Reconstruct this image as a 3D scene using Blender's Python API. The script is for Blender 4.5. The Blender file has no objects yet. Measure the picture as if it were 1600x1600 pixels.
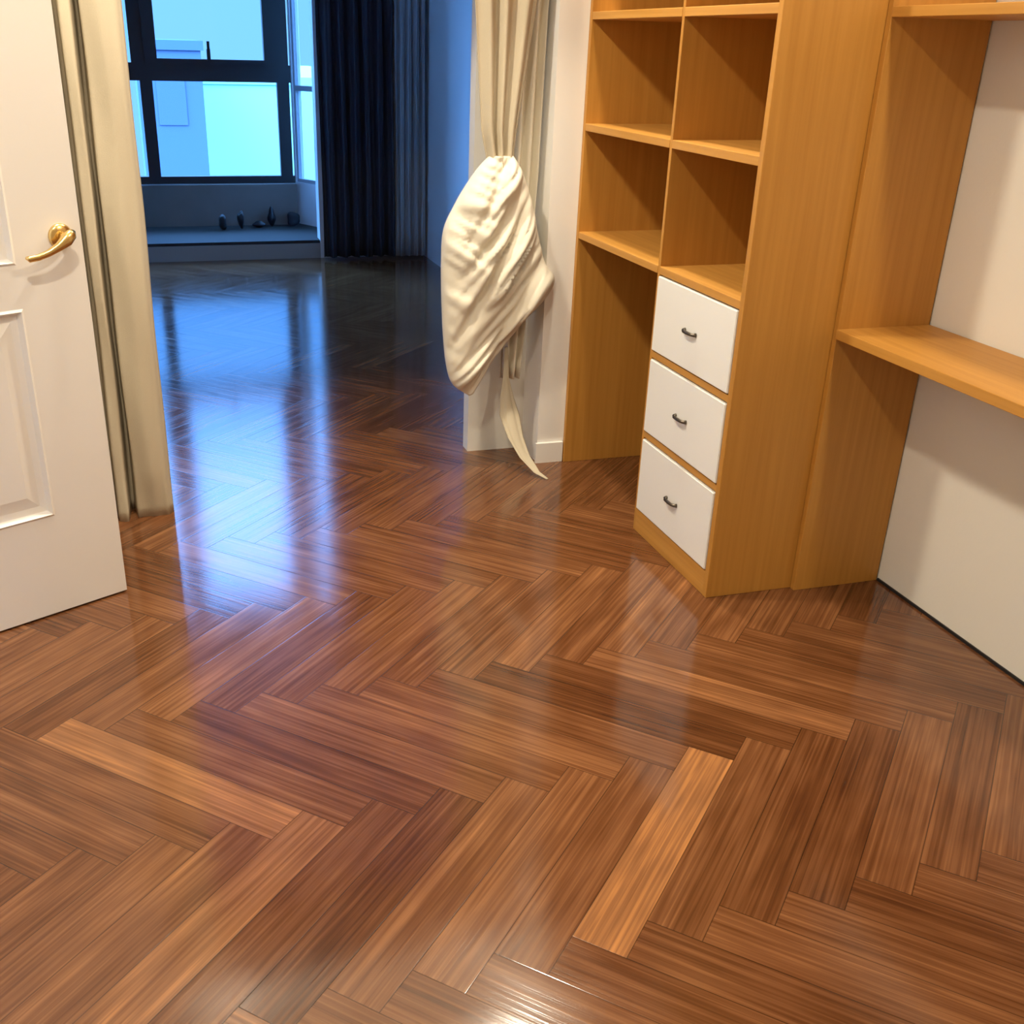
import bpy, bmesh, math, random
from mathutils import Vector, Matrix, noise
random.seed(7)
S = bpy.context.scene
COL = S.collection
PI = math.pi

# ---------------------------------------------------------------- camera
PITCH, ROLL, YAW, HC = 0.4435, 0.0266, 0.3008, 1.383
F_PX, CX, CY = 1675.0, 739.9, 865.7
fw = Vector((math.sin(YAW)*math.cos(PITCH), math.cos(YAW)*math.cos(PITCH), -math.sin(PITCH)))
r0 = Vector((math.cos(YAW), -math.sin(YAW), 0)); u0 = r0.cross(fw)
rr = r0*math.cos(ROLL)+u0*math.sin(ROLL); uu = -r0*math.sin(ROLL)+u0*math.cos(ROLL)
cam = bpy.data.cameras.new('camera'); cam.sensor_width = 36; cam.lens = F_PX/1600*36
cam.shift_x = (800-CX)/1600; cam.shift_y = (CY-800)/1600
cam.clip_start = .02; cam.clip_end = 500
co = bpy.data.objects.new('camera', cam); COL.objects.link(co)
M = Matrix((rr, uu, -fw)).transposed().to_4x4(); M.translation = Vector((0, 0, HC))
co.matrix_world = M
S.camera = co

# ---------------------------------------------------------------- sky, sun, exposure
S.view_settings.view_transform = 'Standard'; S.view_settings.look = 'None'
S.view_settings.gamma = 1; S.view_settings.exposure = 0.0
w = bpy.data.worlds.new('sky'); S.world = w; w.use_nodes = True
nt = w.node_tree; nt.nodes.clear()
out = nt.nodes.new('ShaderNodeOutputWorld'); bg = nt.nodes.new('ShaderNodeBackground')
tc = nt.nodes.new('ShaderNodeTexCoord'); sx = nt.nodes.new('ShaderNodeSeparateXYZ')
rp = nt.nodes.new('ShaderNodeValToRGB')
nt.links.new(tc.outputs['Generated'], sx.inputs[0]); nt.links.new(sx.outputs['Z'], rp.inputs[0])
nt.links.new(rp.outputs[0], bg.inputs[0]); nt.links.new(bg.outputs[0], out.inputs[0])
e = rp.color_ramp.elements
K9 = 22.0
SKY = [(0.0, (.25, .74, 1.7)), (.06, (.25, .74, 1.7)), (.20, (.16, .85, 2.8)), (.29, (.5, 1.8, 5.0)), (.40, (2.0, 5.8, 15)), (.60, (2.2, 6.5, 16)), (1.0, (1.0, 3.0, 7.0))]
e[0].position, e[1].position = SKY[0][0], SKY[1][0]
for k_, (p_, c_) in enumerate(SKY):
    q_ = e[k_] if k_ < 2 else e.new(p_)
    q_.color = (*[v/K9 for v in c_], 1)
# unseen sky left of the window is boosted to brighten the far wall
az = nt.nodes.new('ShaderNodeMapRange'); az.interpolation_type = 'SMOOTHSTEP'
az.inputs[1].default_value = -.10; az.inputs[2].default_value = -.55; az.inputs[3].default_value = K9; az.inputs[4].default_value = K9*2.4
nt.links.new(sx.outputs['X'], az.inputs[0]); nt.links.new(az.outputs[0], bg.inputs[1])

sun = bpy.data.lights.new('sun', 'SUN'); sun.energy = 2.2; sun.color = (.42, .85, 1.0); sun.angle = .02
so = bpy.data.objects.new('sun', sun); COL.objects.link(so)
so.rotation_euler = Vector((-.35, 1, -.45)).to_track_quat('-Z', 'Y').to_euler()

# ceiling downlights of the room: light comes from their own discs
LAMPS = [(0.05, 2.80, 37), (1.19, 3.02, 28), (1.50, 1.30, 21), (-0.04, 1.30, 27)]
LAMP_COL = (1.0, .895, .70)
CEIL = 2.62

# ---------------------------------------------------------------- helpers
def mat(name):
    m = bpy.data.materials.new(name); m.use_nodes = True
    return m, m.node_tree, m.node_tree.nodes['Principled BSDF']
def simple(name, c, rough=.5, metal=0, bump=0, bscale=60, var=0, coat=0):
    m, t, b = mat(name)
    b.inputs['Base Color'].default_value = (*c, 1); b.inputs['Roughness'].default_value = rough
    b.inputs['Metallic'].default_value = metal; b.inputs['Coat Weight'].default_value = coat
    tcn = t.nodes.new('ShaderNodeTexCoord')
    n = t.nodes.new('ShaderNodeTexNoise'); n.inputs['Scale'].default_value = bscale; n.inputs['Detail'].default_value = 4
    t.links.new(tcn.outputs['Object'], n.inputs['Vector'])
    if var:
        mx = t.nodes.new('ShaderNodeMixRGB'); mx.inputs[1].default_value = (*[v*(1-var) for v in c], 1)
        mx.inputs[2].default_value = (*[min(1, v*(1+var)) for v in c], 1)
        t.links.new(n.outputs['Fac'], mx.inputs[0]); t.links.new(mx.outputs[0], b.inputs['Base Color'])
    if bump:
        bp = t.nodes.new('ShaderNodeBump'); bp.inputs['Strength'].default_value = bump; bp.inputs['Distance'].default_value = .002
        t.links.new(n.outputs['Fac'], bp.inputs['Height']); t.links.new(bp.outputs[0], b.inputs['Normal'])
    return m
def veneer(name, c1, c2, sc=(60, 60, 1.8)):
    m, t, b = mat(name)
    tcn = t.nodes.new('ShaderNodeTexCoord'); mp = t.nodes.new('ShaderNodeMapping')
    mp.inputs['Scale'].default_value = sc
    n = t.nodes.new('ShaderNodeTexNoise'); n.inputs['Scale'].default_value = 1.0; n.inputs['Detail'].default_value = 5
    r = t.nodes.new('ShaderNodeValToRGB'); r.color_ramp.elements[0].position = .3; r.color_ramp.elements[1].position = .72
    r.color_ramp.elements[0].color = (*c1, 1); r.color_ramp.elements[1].color = (*c2, 1)
    t.links.new(tcn.outputs['Object'], mp.inputs[0]); t.links.new(mp.outputs[0], n.inputs['Vector'])
    t.links.new(n.outputs['Fac'], r.inputs[0]); t.links.new(r.outputs[0], b.inputs['Base Color'])
    b.inputs['Roughness'].default_value = .5
    return m

MAT = {}
MAT['wall'] = simple('white_wall_paint', (.80, .77, .70), .75, bump=.15, bscale=120)
MAT['trimw'] = simple('white_gloss_trim', (.90, .87, .82), .35)
MAT['ceil'] = simple('ceiling_paint', (.85, .84, .81), .85)
MAT['farwall'] = simple('far_wall_paint', (.80, .82, .84), .8)
MAT['bay'] = simple('grey_bay_panel', (.20, .165, .14), .75, var=.15, bscale=6)
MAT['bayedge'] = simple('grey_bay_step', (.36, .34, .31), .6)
MAT['door'] = simple('door_white_paint', (.86, .82, .77), .4, bump=.05, bscale=30)
MAT['brass'] = simple('brushed_brass', (.80, .56, .22), .25, metal=1)
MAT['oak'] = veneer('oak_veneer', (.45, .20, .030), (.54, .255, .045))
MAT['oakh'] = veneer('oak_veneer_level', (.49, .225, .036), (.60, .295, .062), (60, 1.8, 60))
MAT['lam'] = simple('white_laminate', (.86, .85, .82), .35)
MAT['pull'] = simple('dark_pewter', (.12, .10, .08), .35, metal=.8)
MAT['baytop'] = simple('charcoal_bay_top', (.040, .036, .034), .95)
MAT['black'] = simple('black_window_frame', (.012, .016, .02), .4)
MAT['curt'] = simple('beige_curtain_cloth', (.55, .475, .345), .8, bump=.3, bscale=400, var=.05)
MAT['curt2'] = simple('cream_curtain_cloth', (.80, .74, .61), .75, bump=.3, bscale=400, var=.04)
MAT['navy'] = simple('navy_curtain_cloth', (.042, .045, .058), .85, bump=.3, bscale=300)
MAT['bluec'] = simple('slate_curtain_cloth', (.42, .46, .50), .8, bump=.3, bscale=300)
MAT['dark'] = simple('dark_lacquer_and_gap_shade', (.012, .012, .015), .5)
MAT['conc'] = simple('pale_concrete', (.36, .70, .76), .9, var=.04, bscale=.3)
MAT['conb'] = simple('blue_render', (.085, .125, .23), .9, var=.06, bscale=.3)
MAT['wing'] = simple('facade_glazing', (.08, .118, .22), .8)
MAT['ground'] = simple('street_ground', (.22, .26, .28), .9)
MAT['steel'] = simple('brushed_steel', (.6, .6, .58), .3, metal=1)
gm, t, b = mat('window_glass'); t.nodes.remove(b)
o_ = t.nodes['Material Output']; tr = t.nodes.new('ShaderNodeBsdfTransparent'); gl = t.nodes.new('ShaderNodeBsdfGlossy')
gl.inputs['Roughness'].default_value = .02; mx = t.nodes.new('ShaderNodeMixShader'); fr = t.nodes.new('ShaderNodeFresnel'); fr.inputs[0].default_value = 1.15
t.links.new(fr.outputs[0], mx.inputs[0]); t.links.new(tr.outputs[0], mx.inputs[1]); t.links.new(gl.outputs[0], mx.inputs[2]); t.links.new(mx.outputs[0], o_.inputs[0])
MAT['glass'] = gm
em, t, b = mat('lamp_diffuser')
b.inputs['Emission Color'].default_value = (*LAMP_COL, 1); b.inputs['Emission Strength'].default_value = 12
MAT['emit'] = em

# parquet: tone and grain follow each board (uv = metres along / across the board)
fm, t, b = mat('herringbone_parquet'); MAT['floor'] = fm
N, L = t.nodes.new, t.links.new
uv = N('ShaderNodeUVMap'); uv.uv_map = 'board'
at = N('ShaderNodeAttribute'); at.attribute_name = 'tone'
at2 = N('ShaderNodeAttribute'); at2.attribute_name = 'shift'
sep = N('ShaderNodeSeparateXYZ'); L(uv.outputs[0], sep.inputs[0])
def math_(op, a, bb=None):
    n = N('ShaderNodeMath'); n.operation = op
    for i, v in enumerate((a, bb)):
        if v is None: continue
        if isinstance(v, (int, float)): n.inputs[i].default_value = v
        else: L(v, n.inputs[i])
    return n.outputs[0]
cmb = N('ShaderNodeCombineXYZ')
L(math_('MULTIPLY', sep.outputs[0], 2.2), cmb.inputs[0])
L(math_('MULTIPLY', sep.outputs[1], 130), cmb.inputs[1])
L(math_('MULTIPLY', at2.outputs['Fac'], 90), cmb.inputs[2])
n1 = N('ShaderNodeTexNoise'); n1.inputs['Scale'].default_value = 1; n1.inputs['Detail'].default_value = 5; n1.inputs['Distortion'].default_value = .5
L(cmb.outputs[0], n1.inputs['Vector'])
cmb2 = N('ShaderNodeCombineXYZ')
L(math_('MULTIPLY', sep.outputs[0], 5), cmb2.inputs[0]); L(math_('MULTIPLY', sep.outputs[1], 22), cmb2.inputs[1]); L(math_('MULTIPLY', at2.outputs['Fac'], 50), cmb2.inputs[2])
n2 = N('ShaderNodeTexNoise'); n2.inputs['Scale'].default_value = 1; n2.inputs['Detail'].default_value = 2
L(cmb2.outputs[0], n2.inputs['Vector'])
fac = math_('ADD', math_('MULTIPLY', n1.outputs['Fac'], .62), math_('ADD', math_('MULTIPLY', n2.outputs['Fac'], .34), math_('MULTIPLY', at.outputs['Fac'], .38)))
ramp = N('ShaderNodeValToRGB'); L(math_('SUBTRACT', fac, .13), ramp.inputs[0])
R = ramp.color_ramp.elements
R[0].position = .22; R[0].color = (.050, .016, .006, 1)
R[1].position = .92; R[1].color = (.55, .235, .075, 1)
for p_, c_ in ((.40, (.105, .037, .013)), (.55, (.170, .067, .026)), (.70, (.26, .112, .044))):
    q = R.new(p_); q.color = (*c_, 1)
# dark joint lines
eu = math_('MINIMUM', sep.outputs[0], math_('SUBTRACT', .64, sep.outputs[0]))
ev = math_('MINIMUM', sep.outputs[1], math_('SUBTRACT', .10, sep.outputs[1]))
ed = math_('MINIMUM', eu, ev)
mr = N('ShaderNodeMapRange'); mr.inputs[1].default_value = .0003; mr.inputs[2].default_value = .0014; mr.inputs[3].default_value = .35; mr.inputs[4].default_value = 1
L(ed, mr.inputs[0])
mm = N('ShaderNodeMixRGB'); mm.blend_type = 'MULTIPLY'; mm.inputs[0].default_value = 1
L(ramp.outputs[0], mm.inputs[1]); L(mr.outputs[0], mm.inputs[2]); L(mm.outputs[0], b.inputs['Base Color'])
rg = N('ShaderNodeMapRange'); rg.inputs[3].default_value = .08; rg.inputs[4].default_value = .17
L(n2.outputs['Fac'], rg.inputs[0]); L(rg.outputs[0], b.inputs['Roughness'])
b.inputs['IOR'].default_value = 1.55
bp = N('ShaderNodeBump'); bp.inputs['Strength'].default_value = .12; bp.inputs['Distance'].default_value = .0012
L(math_('ADD', n1.outputs['Fac'], math_('MULTIPLY', mr.outputs[0], .8)), bp.inputs['Height']); L(bp.outputs[0], b.inputs['Normal'])

def link(name, bm, m, parent=None, smooth=False):
    me = bpy.data.meshes.new(name); bmesh.ops.recalc_face_normals(bm, faces=bm.faces); bm.to_mesh(me); bm.free()
    me.materials.append(m)
    if smooth:
        for p in me.polygons: p.use_smooth = True
    o = bpy.data.objects.new(name, me); COL.objects.link(o)
    if parent: o.parent = parent
    return o
def bx(bm, x0, x1, y0, y1, z0, z1):
    v = [bm.verts.new(p) for p in ((x0,y0,z0),(x1,y0,z0),(x1,y1,z0),(x0,y1,z0),(x0,y0,z1),(x1,y0,z1),(x1,y1,z1),(x0,y1,z1))]
    for f in ((0,3,2,1),(4,5,6,7),(0,1,5,4),(1,2,6,5),(2,3,7,6),(3,0,4,7)): bm.faces.new([v[i] for i in f])
def box(name, b6, m, parent=None, bev=0, off=(0, 0, 0)):
    bm = bmesh.new(); b6 = list(b6)
    bx(bm, b6[0]-off[0], b6[1]-off[0], b6[2]-off[1], b6[3]-off[1], b6[4]-off[2], b6[5]-off[2])
    if bev: bmesh.ops.bevel(bm, geom=list(bm.edges), offset=bev, segments=2, affect='EDGES', profile=.5)
    return link(name, bm, m, parent)
def boxes(name, lst, m, parent=None, off=(0, 0, 0)):
    bm = bmesh.new()
    for q in lst: bx(bm, q[0]-off[0], q[1]-off[0], q[2]-off[1], q[3]-off[1], q[4]-off[2], q[5]-off[2])
    return link(name, bm, m, parent)
def struct(o): o['kind'] = 'structure'; return o
def tag(o, label, cat, group=None):
    o['label'] = label; o['category'] = cat
    if group: o['group'] = group
    return o
def thing(name, loc, label, cat, group=None):
    o = bpy.data.objects.new(name, None); COL.objects.link(o); o.location = loc; o.empty_display_size = .1
    return tag(o, label, cat, group)
def tube(bm, pts, rad, seg=10):
    """tube through pts; rad is a list of (a, b) half sizes"""
    rings = []
    P = [Vector(p) for p in pts]
    for i, p in enumerate(P):
        d = (P[min(i+1, len(P)-1)]-P[max(i-1, 0)]).normalized()
        a = d.cross(Vector((0, 1, .01)) if abs(d.y) < .8 else Vector((1, 0, 0))).normalized(); c = d.cross(a).normalized()
        ra, rb = rad[i] if isinstance(rad[i], tuple) else (rad[i], rad[i])
        rings.append([bm.verts.new(p+a*ra*math.cos(2*PI*k/seg)+c*rb*math.sin(2*PI*k/seg)) for k in range(seg)])
    for i in range(len(rings)-1):
        for k in range(seg): bm.faces.new((rings[i][k], rings[i][(k+1) % seg], rings[i+1][(k+1) % seg], rings[i+1][k]))
    bm.faces.new(rings[0][::-1]); bm.faces.new(rings[-1])

# ---------------------------------------------------------------- room shell
XW, YN, YF = 1.96, 3.65, 7.70      # right wall, party wall, far back wall
XL, XLF, YB, YBAY = -0.86, -1.10, -1.40, 8.50
CF = 3.35                          # far room ceiling

def clip(poly, ax, v, sgn):
    out = []
    for i in range(len(poly)):
        a, b2 = poly[i], poly[(i+1) % len(poly)]
        ia, ib = (a[ax]-v)*sgn >= 0, (b2[ax]-v)*sgn >= 0
        if ia: out.append(a)
        if ia != ib:
            k = (v-a[ax])/(b2[ax]-a[ax]); out.append(tuple(a[j]+(b2[j]-a[j])*k for j in range(4)))
    return out
def parquet():
    Lb, wb, x0, y0 = .64, .10, .095, 2.1045
    bm = bmesh.new(); uvl = bm.loops.layers.uv.new('board')
    tn = bm.faces.layers.float.new('tone'); sh = bm.faces.layers.float.new('shift')
    s2 = math.sqrt(.5)
    rnd = random.Random(11)
    # boards whose tone the photograph singles out: centre -> tone
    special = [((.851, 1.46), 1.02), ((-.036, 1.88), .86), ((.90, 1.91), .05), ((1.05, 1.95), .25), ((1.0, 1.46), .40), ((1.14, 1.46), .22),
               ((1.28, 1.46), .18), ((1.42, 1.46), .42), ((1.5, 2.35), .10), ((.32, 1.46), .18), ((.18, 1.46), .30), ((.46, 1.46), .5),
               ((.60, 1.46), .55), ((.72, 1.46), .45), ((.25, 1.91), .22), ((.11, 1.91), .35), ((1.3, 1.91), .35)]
    for j in range(-10, 11):
        for k in range(-60, 61):
            for typ in (0, 1):
                if typ == 0: u0_, v0_, du, dv = k*wb+j*Lb, k*wb-j*Lb, Lb, wb
                else: u0_, v0_, du, dv = k*wb+Lb+j*Lb, k*wb+wb-Lb-j*Lb, wb, Lb
                poly = []
                for (a, c) in ((0, 0), (1, 0), (1, 1), (0, 1)):
                    U, V = u0_+a*du, v0_+c*dv
                    lx, ly = (a*du, c*dv) if typ == 0 else (c*dv, a*du)
                    poly.append((x0+(U+V)*s2, y0+(V-U)*s2, lx, ly))
                cxp = sum(p[0] for p in poly)/4; cyp = sum(p[1] for p in poly)/4
                for ax, v, sg in ((0, -1.25, 1), (0, 2.1, -1), (1, -1.6, 1), (1, 7.75, -1)):
                    poly = clip(poly, ax, v, sg)
                    if len(poly) < 3: break
                if len(poly) < 3: continue
                f = bm.faces.new([bm.verts.new((p[0], p[1], 0)) for p in poly])
                for lp, p in zip(f.loops, poly): lp[uvl].uv = (p[2], p[3])
                tone = min(.85, max(.05, rnd.gauss(.42, .10)))
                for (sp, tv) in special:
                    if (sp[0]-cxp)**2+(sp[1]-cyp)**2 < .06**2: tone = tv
                f[tn] = tone; f[sh] = rnd.random()
    bmesh.ops.remove_doubles(bm, verts=bm.verts, dist=1e-5)
    # a slab below so that the floor has thickness
    me = bpy.data.meshes.new('floor'); bm.normal_update()
    for f in bm.faces:
        if f.normal.z < 0: f.normal_flip()
    bm.to_mesh(me); bm.free(); me.materials.append(MAT['floor'])
    o = bpy.data.objects.new('floor', me); COL.objects.link(o)
    return struct(o)
parquet()
struct(box('floor_slab', (-1.3, 2.15, -1.65, 7.85, -.12, -.002), MAT['ground']))
struct(box('wall_right', (XW, XW+.12, YB-.1, YF+.1, 0, 3.5), MAT['wall']))
struct(box('gap_shade_strip', (XW-.004, XW, YB, 2.33, .0, .008), MAT['dark']))  # dark strip standing in for the shade in the gap under the wall
struct(box('wall_back', (XL-.1, XW, YB-.1, YB, 0, CEIL), MAT['wall']))
# left wall with the doorway the open door belongs to, and a wall added behind it to keep outside light out
struct(boxes('wall_left', [(XL-.1, XL, YB, 1.62, 0, CEIL), (XL-.1, XL, 2.42, YN, 0, CEIL), (XL-.1, XL, 1.62, 2.42, 2.08, CEIL),
                           (XL-.28, XL-.2, 1.5, 2.54, 0, 2.2)], MAT['wall']))
struct(boxes('trim_1', [(XL-.12, XL+.012, 1.55, 1.62, 0, 2.15), (XL-.12, XL+.012, 2.42, 2.49, 0, 2.15), (XL-.12, XL+.012, 1.62, 2.42, 2.08, 2.15)], MAT['trimw']))
HEAD = 2.05
struct(boxes('wall_partition', [(XL-.1, -.34, YN, YN+.06, 0, CEIL), (1.097, XW, YN, YN+.06, 0, CEIL), (-.34, 1.097, YN, YN+.06, HEAD, CEIL),
                                (XLF, XW, YN, YN+.06, CEIL, 3.5), (XLF, XL-.1, YN, YN+.06, 0, CEIL)], MAT['wall']))
struct(box('wall_pier', (1.312, XW, 3.482, YN, 0, CEIL), MAT['trimw']))
struct(boxes('baseboard_pier', [(1.305, 1.408, 3.470, 3.482, 0, .075)], MAT['trimw']))
struct(boxes('ceiling', [(XL-.1, XW+.1, YB-.1, YN, CEIL, CEIL+.1)], MAT['ceil']))
struct(boxes('ceiling_far', [(XLF-.1, XW+.1, YN, YBAY+.2, CF, CF+.1)], MAT['ceil']))
struct(box('wall_far_left', (XLF-.1, XLF, YN, YF+1, 0, CF), MAT['farwall']))
BX = 1.204
struct(boxes('wall_far_back', [(BX, XW, YF, YF+.12, 0, CF)], MAT['farwall']))
struct(box('wall_far_right', (XW-.012, XW, YN+.06, YF, 0, CF), MAT['farwall']))
# window bay: step, panelled apron, cheek with a side light
BR = 1.50
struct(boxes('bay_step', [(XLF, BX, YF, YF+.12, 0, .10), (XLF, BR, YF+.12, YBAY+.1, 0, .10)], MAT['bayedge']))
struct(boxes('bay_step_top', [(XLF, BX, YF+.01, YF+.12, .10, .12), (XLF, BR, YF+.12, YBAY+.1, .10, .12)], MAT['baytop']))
struct(box('bay_apron', (XLF, 1.16, YBAY-.06, YBAY, .12, .41), MAT['bay']))
struct(boxes('wall_bay_back', [(XLF, 1.17, YBAY, YBAY+.1, 0, .41), (XLF, 1.17, YBAY, YBAY+.1, 3.2, CF), (XLF, -.62, YBAY, YBAY+.1, .41, 3.2)], MAT['farwall']))
# splayed cheek of the bay: local x runs from the window corner back towards the room
ck = Vector((.30, -.55, 0)).normalized(); CKL = .60
Mc = Matrix((ck, Vector((-ck.y, ck.x, 0)), Vector((0, 0, 1)))).transposed().to_4x4(); Mc.translation = Vector((1.165, YBAY, 0))
wb_ = struct(boxes('wall_bay_right', [(-.02, CKL, 0, .08, 0, .42), (-.02, CKL, 0, .08, 3.2, CF), (-.02, .0, 0, .08, .42, 3.2), (.52, CKL+.12, 0, .08, 0, CF)], MAT['farwall']))
wb_.matrix_world = Mc

# ---------------------------------------------------------------- windows
W1 = thing('window_1', (.3, YBAY, .41), '', '')
del W1['label']; del W1['category']; W1['kind'] = 'structure'
BW = 1.16; o = (.3, YBAY, .41); y0, y1 = YBAY+.01, YBAY+.07
boxes('window_frame', [(-.62, BW, y0, y1, .41, .462), (-.62, BW, y0, y1, 3.15, 3.2), (-.62, BW, y0, y1, 1.10, 1.215),
                       (.105, .19, y0, y1, .462, 1.10), (1.058, 1.145, y0, y1, .462, 1.10), (1.058, 1.145, y0, y1, 1.215, 3.15), (.06, .15, y0, y1, 1.215, 3.15), (-.62, -.56, y0, y1, .462, 1.10), (-.62, -.56, y0, y1, 1.215, 3.15)], MAT['black'], W1, o)
boxes('window_sash', [(.15, .236, y0-.02, y1-.01, 1.215, 3.15), (.975, 1.058, y0-.02, y1-.01, 1.215, 3.15), (.236, .975, y0-.02, y1-.01, 1.215, 1.245), (.236, .975, y0-.02, y1-.01, 3.09, 3.15)], MAT['black'], W1, o)
for q in ((.19, 1.058, .462, 1.10), (.236, .975, 1.245, 3.09), (-.56, .105, .462, 1.10), (-.56, .06, 1.215, 3.15)):
    box('window_pane', (q[0], q[1], YBAY+.03, YBAY+.036, q[2], q[3]), MAT['glass'], W1, off=o)
boxes('window_handle', [(.575, .60, y0-.045, y0-.02, 1.235, 1.31), (.578, .597, y0-.055, y0-.045, 1.24, 1.36)], MAT['black'], W1, o)
W2 = thing('window_2', (0, 0, 0), '', '')
del W2['label']; del W2['category']; W2['kind'] = 'structure'; W2.matrix_world = Mc
boxes('window_frame', [(0, .022, .01, .06, .42, 3.2), (.49, .52, .01, .06, .42, 3.2), (.022, .49, .01, .06, .42, .445), (.022, .49, .01, .06, 3.17, 3.2), (.022, .49, .01, .06, 1.05, 1.085)], MAT['bluec'], W2)
for z0, z1 in ((.445, 1.05), (1.085, 3.17)):
    box('window_pane', (.022, .49, .03, .036, z0, z1), MAT['glass'], W2)

# ---------------------------------------------------------------- outside
G = box('street', (-120, 160, 9.5, 220, -30.2, -30), MAT['ground']); struct(G); G.name = 'ground'
def tower(name, x0, x1, y0, y1, top, m, label, rows, cols, par=.4):
    r = thing(name, ((x0+x1)/2, y0, -30), label, 'building')
    o = ((x0+x1)/2, y0, -30)
    box('wall', (x0, x1, y0, y1, -30, top-.25), m, r, off=o)
    box('parapet', (x0-.08, x1+.08, y0-.08, y1, top-.25, top), m, r, off=o)
    cw = (x1-x0)/cols
    for i in range(cols):
        for k in range(rows):
            zc = top-1.6-k*2.9
            box('window', (x0+cw*(i+.28), x0+cw*(i+.72), y0-.04, y0+.02, zc-.6, zc+.6), MAT['wing'], r, off=o)
    return r
tower('apartment_tower', .35, 2.14, 34, 40, 1.30, MAT['conb'], 'blue-grey tower seen through the left of the black-framed window panes', 5, 1)
tower('office_block', 2.0, 9.0, 41, 60, .20, MAT['conc'], 'pale cyan block filling the right of the lower window pane', 0, 1)

# ---------------------------------------------------------------- door leaf standing open at the left
HG = Vector((-.134, 2.777, 0)); dd = Vector((-.886, -.464, 0)).normalized()
D = thing('door_1', (0, 0, 0), '', ''); del D['label']; del D['category']; D['kind'] = 'structure'
# local frame: x from free edge to the hinge, y out of the visible face, z up
Md = Matrix((dd, Vector((.464, -.886, 0)).normalized(), Vector((0, 0, 1)))).transposed().to_4x4(); Md.translation = HG
D.matrix_world = Md
DW, DH = .80, 2.04
bm = bmesh.new()
panels = [(.165, .635, .275, .800), (.165, .635, .900, 1.90)]
xs = [0, .165, .635, DW]; zs = [.006, .275, .800, .900, 1.90, DH]
def q4(bm, a): return bm.faces.new([bm.verts.new(p) for p in a])
for i in range(3):
    for k in range(5):
        if i == 1 and k in (1, 3): continue
        q4(bm, ((xs[i], 0, zs[k]), (xs[i+1], 0, zs[k]), (xs[i+1], 0, zs[k+1]), (xs[i], 0, zs[k+1])))
for (a, b_, c, d_) in panels:
    ring = [(0, 0), (.006, .004), (.014, -.010), (.030, -.012), (.062, -.003)]
    for (i0, h0), (i1, h1) in zip(ring, ring[1:]):
        A = [(a+i0, h0, c+i0), (b_-i0, h0, c+i0), (b_-i0, h0, d_-i0), (a+i0, h0, d_-i0)]
        B = [(a+i1, h1, c+i1), (b_-i1, h1, c+i1), (b_-i1, h1, d_-i1), (a+i1, h1, d_-i1)]
        for k in range(4): q4(bm, (A[k], A[(k+1) % 4], B[(k+1) % 4], B[k]))
    i1, h1 = ring[-1]
    q4(bm, ((a+i1, h1, c+i1), (b_-i1, h1, c+i1), (b_-i1, h1, d_-i1), (a+i1, h1, d_-i1)))
T = -.04
q4(bm, ((0, T, .006), (DW, T, .006), (DW, T, DH), (0, T, DH)))
q4(bm, ((0, 0, .006), (0, T, .006), (0, T, DH), (0, 0, DH))); q4(bm, ((DW, 0, .006), (DW, T, .006), (DW, T, DH), (DW, 0, DH)))
q4(bm, ((0, 0, .006), (DW, 0, .006), (DW, T, .006), (0, T, .006))); q4(bm, ((0, 0, DH), (DW, 0, DH), (DW, T, DH), (0, T, DH)))
bmesh.ops.remove_doubles(bm, verts=bm.verts, dist=1e-5)
link('door_leaf', bm, MAT['door'], D)
bm = bmesh.new()
tube(bm, [(.052, .0, .955), (.052, .004, .955), (.052, .008, .955), (.052, .011, .955)], [.029, .029, .025, .012], 24)
tube(bm, [(.052, .008, .955), (.052, .040, .955)], [.011, .011], 14)
tube(bm, [(.040, .046, .972), (.046, .048, .965), (.060, .050, .953), (.080, .050, .940), (.105, .049, .928), (.130, .046, .920), (.150, .044, .918), (.158, .043, .922)],
     [(.006, .006), (.013, .011), (.015, .011), (.0105, .009), (.008, .007), (.0075, .006), (.0075, .006), (.003, .003)], 14)
h = link('door_handle', bm, MAT['brass'], D, smooth=True); h['label'] = 'brass lever handle'
for zz in (.25, 1.05, 1.8):
    bm = bmesh.new(); tube(bm, [(DW+.006, -.002, zz-.045), (DW+.006, -.002, zz+.045)], [.006, .006], 10); link('hinge', bm, MAT['brass'], D)

# ---------------------------------------------------------------- bookcase
X0, Y0, YD, Y1 = 1.412, 2.352, 2.832, 3.480
XB = XW-.004
TOP = 2.20
B = thing('bookcase', (1.68, 2.9, 0), 'tall oak bookcase of open cubbyholes with three white drawers low at one end', 'bookcase')
o = (1.68, 2.9, 0)
def bpart(name, q, m='oak', bev=.0015): return box(name, q, MAT[m], B, bev=bev, off=o)
bpart('side_panel', (X0, XB, Y0, Y0+.02, 0, TOP)); bpart('side_panel', (X0, XB, Y1-.02, Y1-.001, 0, TOP))
bpart('divider', (X0+.002, XB-.012, YD, YD+.014, 0, TOP-.02))
bpart('top_panel', (X0, XB, Y0+.02, Y1-.02, TOP-.02, TOP), 'oakh')
bpart('back_panel', (XB-.012, XB, Y0+.02, Y1-.02, .0, TOP-.02))
for z in (.824, 1.162, 1.484, 1.82):
    bpart('shelf', (X0+.001, XB-.012, Y0+.02, YD, z-.022, z), 'oakh')
    bpart('shelf', (X0+.001, XB-.012, YD+.014, Y1-.02, z-.022, z), 'oakh')
bpart('plinth', (X0+.001, X0+.02, Y0+.02, YD, 0, .074), 'oakh')
for z in (.311, .560): bpart('drawer_rail', (X0+.002, XB-.012, Y0+.02, YD, z, z+.02), 'oakh')
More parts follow.
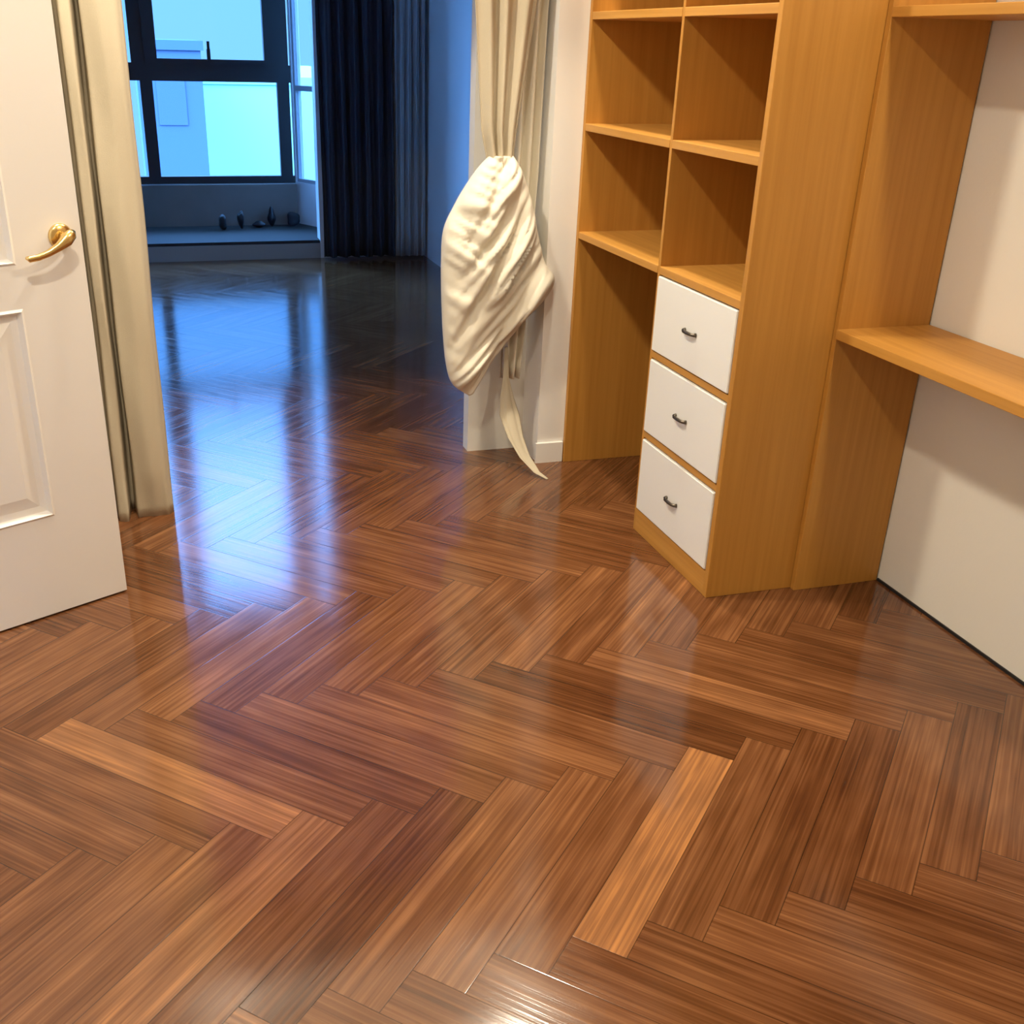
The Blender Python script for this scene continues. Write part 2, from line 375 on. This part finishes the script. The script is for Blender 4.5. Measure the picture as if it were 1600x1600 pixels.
for z0, z1 in ((.078, .307), (.335, .556), (.584, .798)):
    d = bpy.data.objects.new('drawer', None)
    zc = (z0+z1)/2; yc = (Y0+.02+YD)/2
    bm = bmesh.new()
    ya, yb = Y0+.023, YD-.003
    bx(bm, X0-.003, X0+.015, ya, yb, z0, z1)
    bmesh.ops.bevel(bm, geom=list(bm.edges), offset=.002, segments=2, affect='EDGES')
    bx(bm, X0+.015, X0+.45, ya+.01, ya+.022, z0+.01, z1-.03); bx(bm, X0+.015, X0+.45, yb-.022, yb-.01, z0+.01, z1-.03)
    bx(bm, X0+.44, X0+.45, ya+.02, yb-.02, z0+.01, z1-.03); bx(bm, X0+.015, X0+.45, ya+.02, yb-.02, z0+.01, z0+.016)
    for v in bm.verts: v.co -= Vector(o)
    dr = link('drawer', bm, MAT['lam'], B); dr['label'] = 'white drawer front'
    bm = bmesh.new(); zh = zc-.002
    pts = [(X0-.003, yc-.032, zh), (X0-.010, yc-.030, zh), (X0-.015, yc-.020, zh), (X0-.016, yc, zh), (X0-.015, yc+.020, zh), (X0-.010, yc+.030, zh), (X0-.003, yc+.032, zh)]
    tube(bm, pts, [.006, .005, .0045, .005, .0045, .005, .006], 10)
    for v in bm.verts: v.co -= Vector(o)
    hh = link('drawer_handle', bm, MAT['pull'], dr, smooth=True); hh['label'] = 'small dark bow handle'

# ---------------------------------------------------------------- desk with hutch along the right wall
XD = 1.680
K = thing('wall_desk', (1.82, 1.5, 0), 'shallow oak desk and overhead shelf fixed along the white right-hand wall', 'desk')
o = (1.82, 1.5, 0)
def kpart(name, q, m='oak'): return box(name, q, MAT[m], K, bev=.0015, off=o)
kpart('side_panel', (XD, XB, Y0-.020, Y0-.002, 0, TOP)); kpart('side_panel', (XD, XB, .50, .52, 0, TOP))
kpart('desktop', (XD-.004, XB, .52, Y0-.020, .725, .75), 'oakh')
kpart('shelf', (XD, XB, .52, Y0-.020, 1.462, 1.484), 'oakh')
kpart('top_panel', (XD, XB, .52, Y0-.020, TOP-.02, TOP), 'oakh')

# ---------------------------------------------------------------- curtains
def drape(name, prof, zlist, m, parent, thick=.004):
    """prof(s, z) -> (x, y); sheet of cloth"""
    bm = bmesh.new(); rows = []
    n = 120
    for z in zlist: rows.append([bm.verts.new((*prof(k/n, z), z)) for k in range(n+1)])
    for a, b_ in zip(rows, rows[1:]):
        for k in range(n): bm.faces.new((a[k], a[k+1], b_[k+1], b_[k]))
    o_ = link(name, bm, m, parent, smooth=True)
    s = o_.modifiers.new('solid', 'SOLIDIFY'); s.thickness = thick; s.offset = 0
    return o_
def lerp_tab(tab, z):
    if z >= tab[0][0]: return tab[0][1:]
    for a, b_ in zip(tab, tab[1:]):
        if z >= b_[0]:
            k = (a[0]-z)/(a[0]-b_[0]); return tuple(p+(q-p)*k for p, q in zip(a[1:], b_[1:]))
    return tab[-1][1:]
zs_ = [2.02-i*(2.02-.0005)/60 for i in range(61)]
# left curtain: deep narrow folds at its left, one broad soft fold at the leading edge
CL = thing('curtain', (-.2, 3.33, 0), 'long beige curtain hanging straight behind the open white door', 'curtain', 'curtains at the opening')
knots = [(0.0, -.44, 0), (.08, -.41, -.05), (.16, -.36, .03), (.25, -.31, -.05), (.33, -.265, .03), (.40, -.225, -.045), (.47, -.185, -.02), (.53, -.158, .055), (.56, -.150, .055), (.62, -.140, -.045), (.68, -.118, -.045), (.73, -.108, .055), (.76, -.100, .055), (.82, -.090, -.045), (.90, -.045, -.052), (.97, -.005, -.035), (1.0, .014, -.005)]
def sm(k): return k*k*(3-2*k)
def leftprof(s, z):
    for a, b_ in zip(knots, knots[1:]):
        if s <= b_[0]:
            k = (s-a[0])/(b_[0]-a[0]); x = a[1]+(b_[1]-a[1])*k; y = a[2]+(b_[2]-a[2])*sm(k); break
    wv = .004*math.sin(z*5+s*9)+.003*math.sin(z*11+s*23)
    lo = max(0, .14-z)
    return (x+wv*.4-.03*max(0, .9-z)*(1-s), 3.325+y+wv+lo*.10*math.sin(s*16))
drape('cloth', lambda s, z: tuple(a-b_ for a, b_ in zip(leftprof(s, z), (-.2, 3.33))), zs_, MAT['curt'], CL)
# right curtain: gathered drape, knotted bundle, tail, straight inner width
CR = thing('curtain', (1.16, 3.5, 0), 'cream curtain knotted up into a bundle against the white pier', 'curtain', 'curtains at the opening')
off = Vector((1.16, 3.5, 0))
tabx = [(2.02, .99, 1.32), (1.5, 1.040, 1.236), (1.14, 1.070, 1.188), (1.03, 1.096, 1.178), (.98, 1.10, 1.17)]
def rp_(s, z):
    a, b_ = lerp_tab(tabx, z); amp = .013
    return (a+(b_-a)*s-1.16, -.025+amp*math.sin(2*PI*3.3*s+.6)+.004*math.sin(31*s+z*2))
drape('gathered_drape', rp_, [2.02-i*(2.02-.98)/40 for i in range(41)], MAT['curt'], CR)
tabb = [(2.02, 1.20, 1.36), (1.5, 1.205, 1.298), (1.0, 1.195, 1.290), (.5, 1.188, 1.270), (.30, 1.190, 1.255)]
def bp_(s, z):
    a, b_ = lerp_tab(tabb, z)
    return (a+(b_-a)*s-1.16, .062+.016*math.sin(2*PI*2.6*s+.5))
drape('straight_drape', bp_, [2.02-i*(2.02-.30)/40 for i in range(41)], MAT['curt2'], CR)
Lp = [(1.096, 1.062), (1.052, 1.015), (.995, .93), (.950, .84), (.942, .74), (.944, .62), (.950, .50), (.962, .39), (.985, .318), (1.045, .272)]
Rp = [(1.178, 1.062), (1.214, 1.005), (1.243, .93), (1.262, .86), (1.282, .79), (1.305, .72), (1.338, .655), (1.235, .525), (1.13, .395), (1.065, .285)]
RY = [.025, .055, .078, .088, .090, .086, .078, .062, .042, .010]
def cr(tab, t):
    n = len(tab)-1; x = min(n-1e-6, t*n); i = int(x); k = x-i
    g = lambda j: tab[max(0, min(n, j))]
    def c(p0, p1, p2, p3): return .5*((2*p1)+(-p0+p2)*k+(2*p0-5*p1+4*p2-p3)*k*k+(-p0+3*p1-3*p2+p3)*k**3)
    if isinstance(tab[0], tuple): return tuple(c(g(i-1)[d], g(i)[d], g(i+1)[d], g(i+2)[d]) for d in range(2))
    return c(g(i-1), g(i), g(i+1), g(i+2))
bm = bmesh.new(); rings = []; NR, NS = 90, 96
for i in range(NR+1):
    t_ = i/NR; l, r_ = cr(Lp, t_), cr(Rp, t_); ry = max(.004, cr(RY, t_))
    ring = []
    for k in range(NS):
        th = 2*PI*k/NS
        cx_, cz_ = (l[0]+r_[0])/2, (l[1]+r_[1])/2; hx, hz = (r_[0]-l[0])/2, (r_[1]-l[1])/2
        x = cx_+hx*math.cos(th); z = cz_+hz*math.cos(th); y = -ry*math.sin(th)
        fr_ = abs(math.sin(th))
        # folds run from the upper right down to the left, with a second set falling right
        def ridge(p, q, fp, fq, sd):
            n_ = noise.noise(Vector((p*fp+.35*noise.noise(Vector((p*6, q*6, sd))), q*fq, sd)))
            return 1-min(1, 2.6*abs(n_))
        p1, q1 = (x*.38-z*.28)/.472, (x*.28+z*.38)/.472
        p2, q2 = x*.45+z*.89, x*.89-z*.45
        g1 = .65*(1-ridge(p1, q1, 15, 2.4, 4.4))+.35*(1-ridge(p1, q1, 30, 3.5, 9.1))
        g2 = .65*(1-ridge(p2, q2, 13, 3.0, 2.7))+.35*(1-ridge(p2, q2, 26, 4.0, 6.3))
        mixk = 1/(1+math.exp((1.03+.25*(z-.7)-x)*45))
        fold = g1*mixk+g2*(1-mixk)
        y -= (.068*(fold-.5))*fr_*min(1, ry/.05)*(1 if math.sin(th) > 0 else -.3)
        ring.append(bm.verts.new((x-off.x, min(.135, y-.02), z)))
    rings.append(ring)
for a, b_ in zip(rings, rings[1:]):
    for k in range(NS): bm.faces.new((a[k], a[(k+1) % NS], b_[(k+1) % NS], b_[k]))
bm.faces.new(rings[0]); bm.faces.new(rings[-1])
kb = link('knotted_bundle', bm, MAT['curt2'], CR, smooth=True)
bm = bmesh.new(); rings = []
path = [(1.200, 3.54, .42, .006), (1.199, 3.53, .31, .010), (1.195, 3.50, .25, .022), (1.198, 3.47, .19, .033), (1.210, 3.43, .12, .026), (1.232, 3.385, .06, .018), (1.262, 3.335, .018, .010), (1.288, 3.300, .006, .004)]
for i, (x, y, z, wd) in enumerate(path):
    ring = []
    for k in range(24):
        th = 2*PI*k/24; m_ = 1+.25*math.sin(3*th)
        ring.append(bm.verts.new((x-off.x+wd*math.cos(th)*m_, y-off.y+min(.4*wd, .012)*math.sin(th)*m_, max(.002, z+.35*wd*math.sin(th)))))
    rings.append(ring)
for a, b_ in zip(rings, rings[1:]):
    for k in range(24): bm.faces.new((a[k], a[(k+1) % 24], b_[(k+1) % 24], b_[k]))
bm.faces.new(rings[0]); bm.faces.new(rings[-1])
link('curtain_tail', bm, MAT['curt'], CR, smooth=True)
# unseen box added above the opening to cut lamp light into the far room
PB = box('light_block_box', (-.50, 1.305, 3.22, 3.645, 2.02, 2.16), MAT['trimw'])
tag(PB, 'unseen white box added over the opening to block lamp light', 'light_block_box')

# far room: dark curtain beside the bay, slate curtain in the corner
def hung(loc, width, folds, amp, zt, m, label, group):
    t_ = thing('curtain', loc, label, 'curtain', group)
    drape('cloth', lambda s, z: ((s-.5)*width+.004*math.sin(z*3+s*20), amp*math.sin(2*PI*folds*s)+.3*amp*math.sin(2*PI*folds*2.7*s+z)), [zt-i*(zt-.02)/20 for i in range(21)], m, t_)
    return t_
hung((1.465, 7.60, 0), .50, 6, .035, 3.1, MAT['navy'], 'dark navy curtain beside the window bay', 'curtains of the far room')
hung((1.825, 7.585, 0), .20, 4, .022, 3.1, MAT['bluec'], 'narrow slate blue curtain in the far corner, right of the navy curtain', 'curtains of the far room')
CRD = box('curtain_rail', (1.22, 1.94, 7.58, 7.61, 3.1, 3.13), MAT['black']); tag(CRD, 'black curtain rail above the navy curtain', 'curtain rail')

# small dark objects left on the bay step
def lump(loc, sx_, sy_, sz_, seed, label):
    bm = bmesh.new(); bmesh.ops.create_icosphere(bm, subdivisions=3, radius=1)
    rd = random.Random(seed); ph = [rd.uniform(0, 6) for _ in range(4)]
    for v in bm.verts:
        k = 1+.18*math.sin(3*v.co.x+ph[0])+.15*math.sin(4*v.co.y+ph[1])+.15*math.sin(4*v.co.z+ph[2])
        v.co = Vector((v.co.x*sx_*k, v.co.y*sy_*k, v.co.z*sz_*k))
    zm = min(v.co.z for v in bm.verts)
    for v in bm.verts: v.co.z -= zm
    o_ = link('ornament', bm, MAT['dark'], None, True); o_.location = loc
    return tag(o_, label, 'ornament', 'small dark objects on the bay step')
lump((.58, 8.23, .12), .035, .03, .045, 1, 'small dark object on the bay step, leftmost and nearest of the row')
lump((.715, 8.27, .12), .022, .022, .065, 2, 'thin upright dark object on the bay step, second from the left')
lump((.85, 8.33, .12), .050, .03, .022, 3, 'low wide dark object in the middle of the bay step row')
lump((.95, 8.36, .12), .030, .03, .060, 4, 'dark object on the bay step, fourth from the left')
lump((1.115, 8.36, .12), .050, .03, .050, 5, 'dark object on the bay step, rightmost beside the side window')

# ---------------------------------------------------------------- lamps
for i, (lx, ly, pw) in enumerate(LAMPS):
    lab = ['recessed ceiling downlight in front of the opening', 'recessed ceiling downlight near the bookcase and pier', 'recessed ceiling downlight nearest the desk', 'recessed ceiling downlight above the camera side of the room'][i]
    T_ = thing('downlight', (lx, ly, CEIL), lab, 'ceiling light', 'ceiling downlights')
    bm = bmesh.new(); R1, R2, n = .085, .065, 32
    va = [[bm.verts.new((r*math.cos(2*PI*k/n), r*math.sin(2*PI*k/n), z)) for k in range(n)] for r, z in ((R1, -.0005), (R1, -.008), (R2, -.012), (R2, -.001))]
    for a, b_ in zip(va, va[1:]):
        for k in range(n): bm.faces.new((a[k], a[(k+1) % n], b_[(k+1) % n], b_[k]))
    link('trim_ring', bm, MAT['steel'], T_)
    bm = bmesh.new(); bmesh.ops.create_circle(bm, cap_ends=True, radius=R2, segments=32)
    for v in bm.verts: v.co.z = -.004
    link('diffuser', bm, MAT['emit'], T_)
    ld = bpy.data.lights.new('downlight_bulb', 'AREA'); ld.shape = 'DISK'; ld.size = .13; ld.energy = pw; ld.color = LAMP_COL
    lo_ = bpy.data.objects.new('downlight_bulb', ld); COL.objects.link(lo_); lo_.parent = T_; lo_.location = (0, 0, -.014)
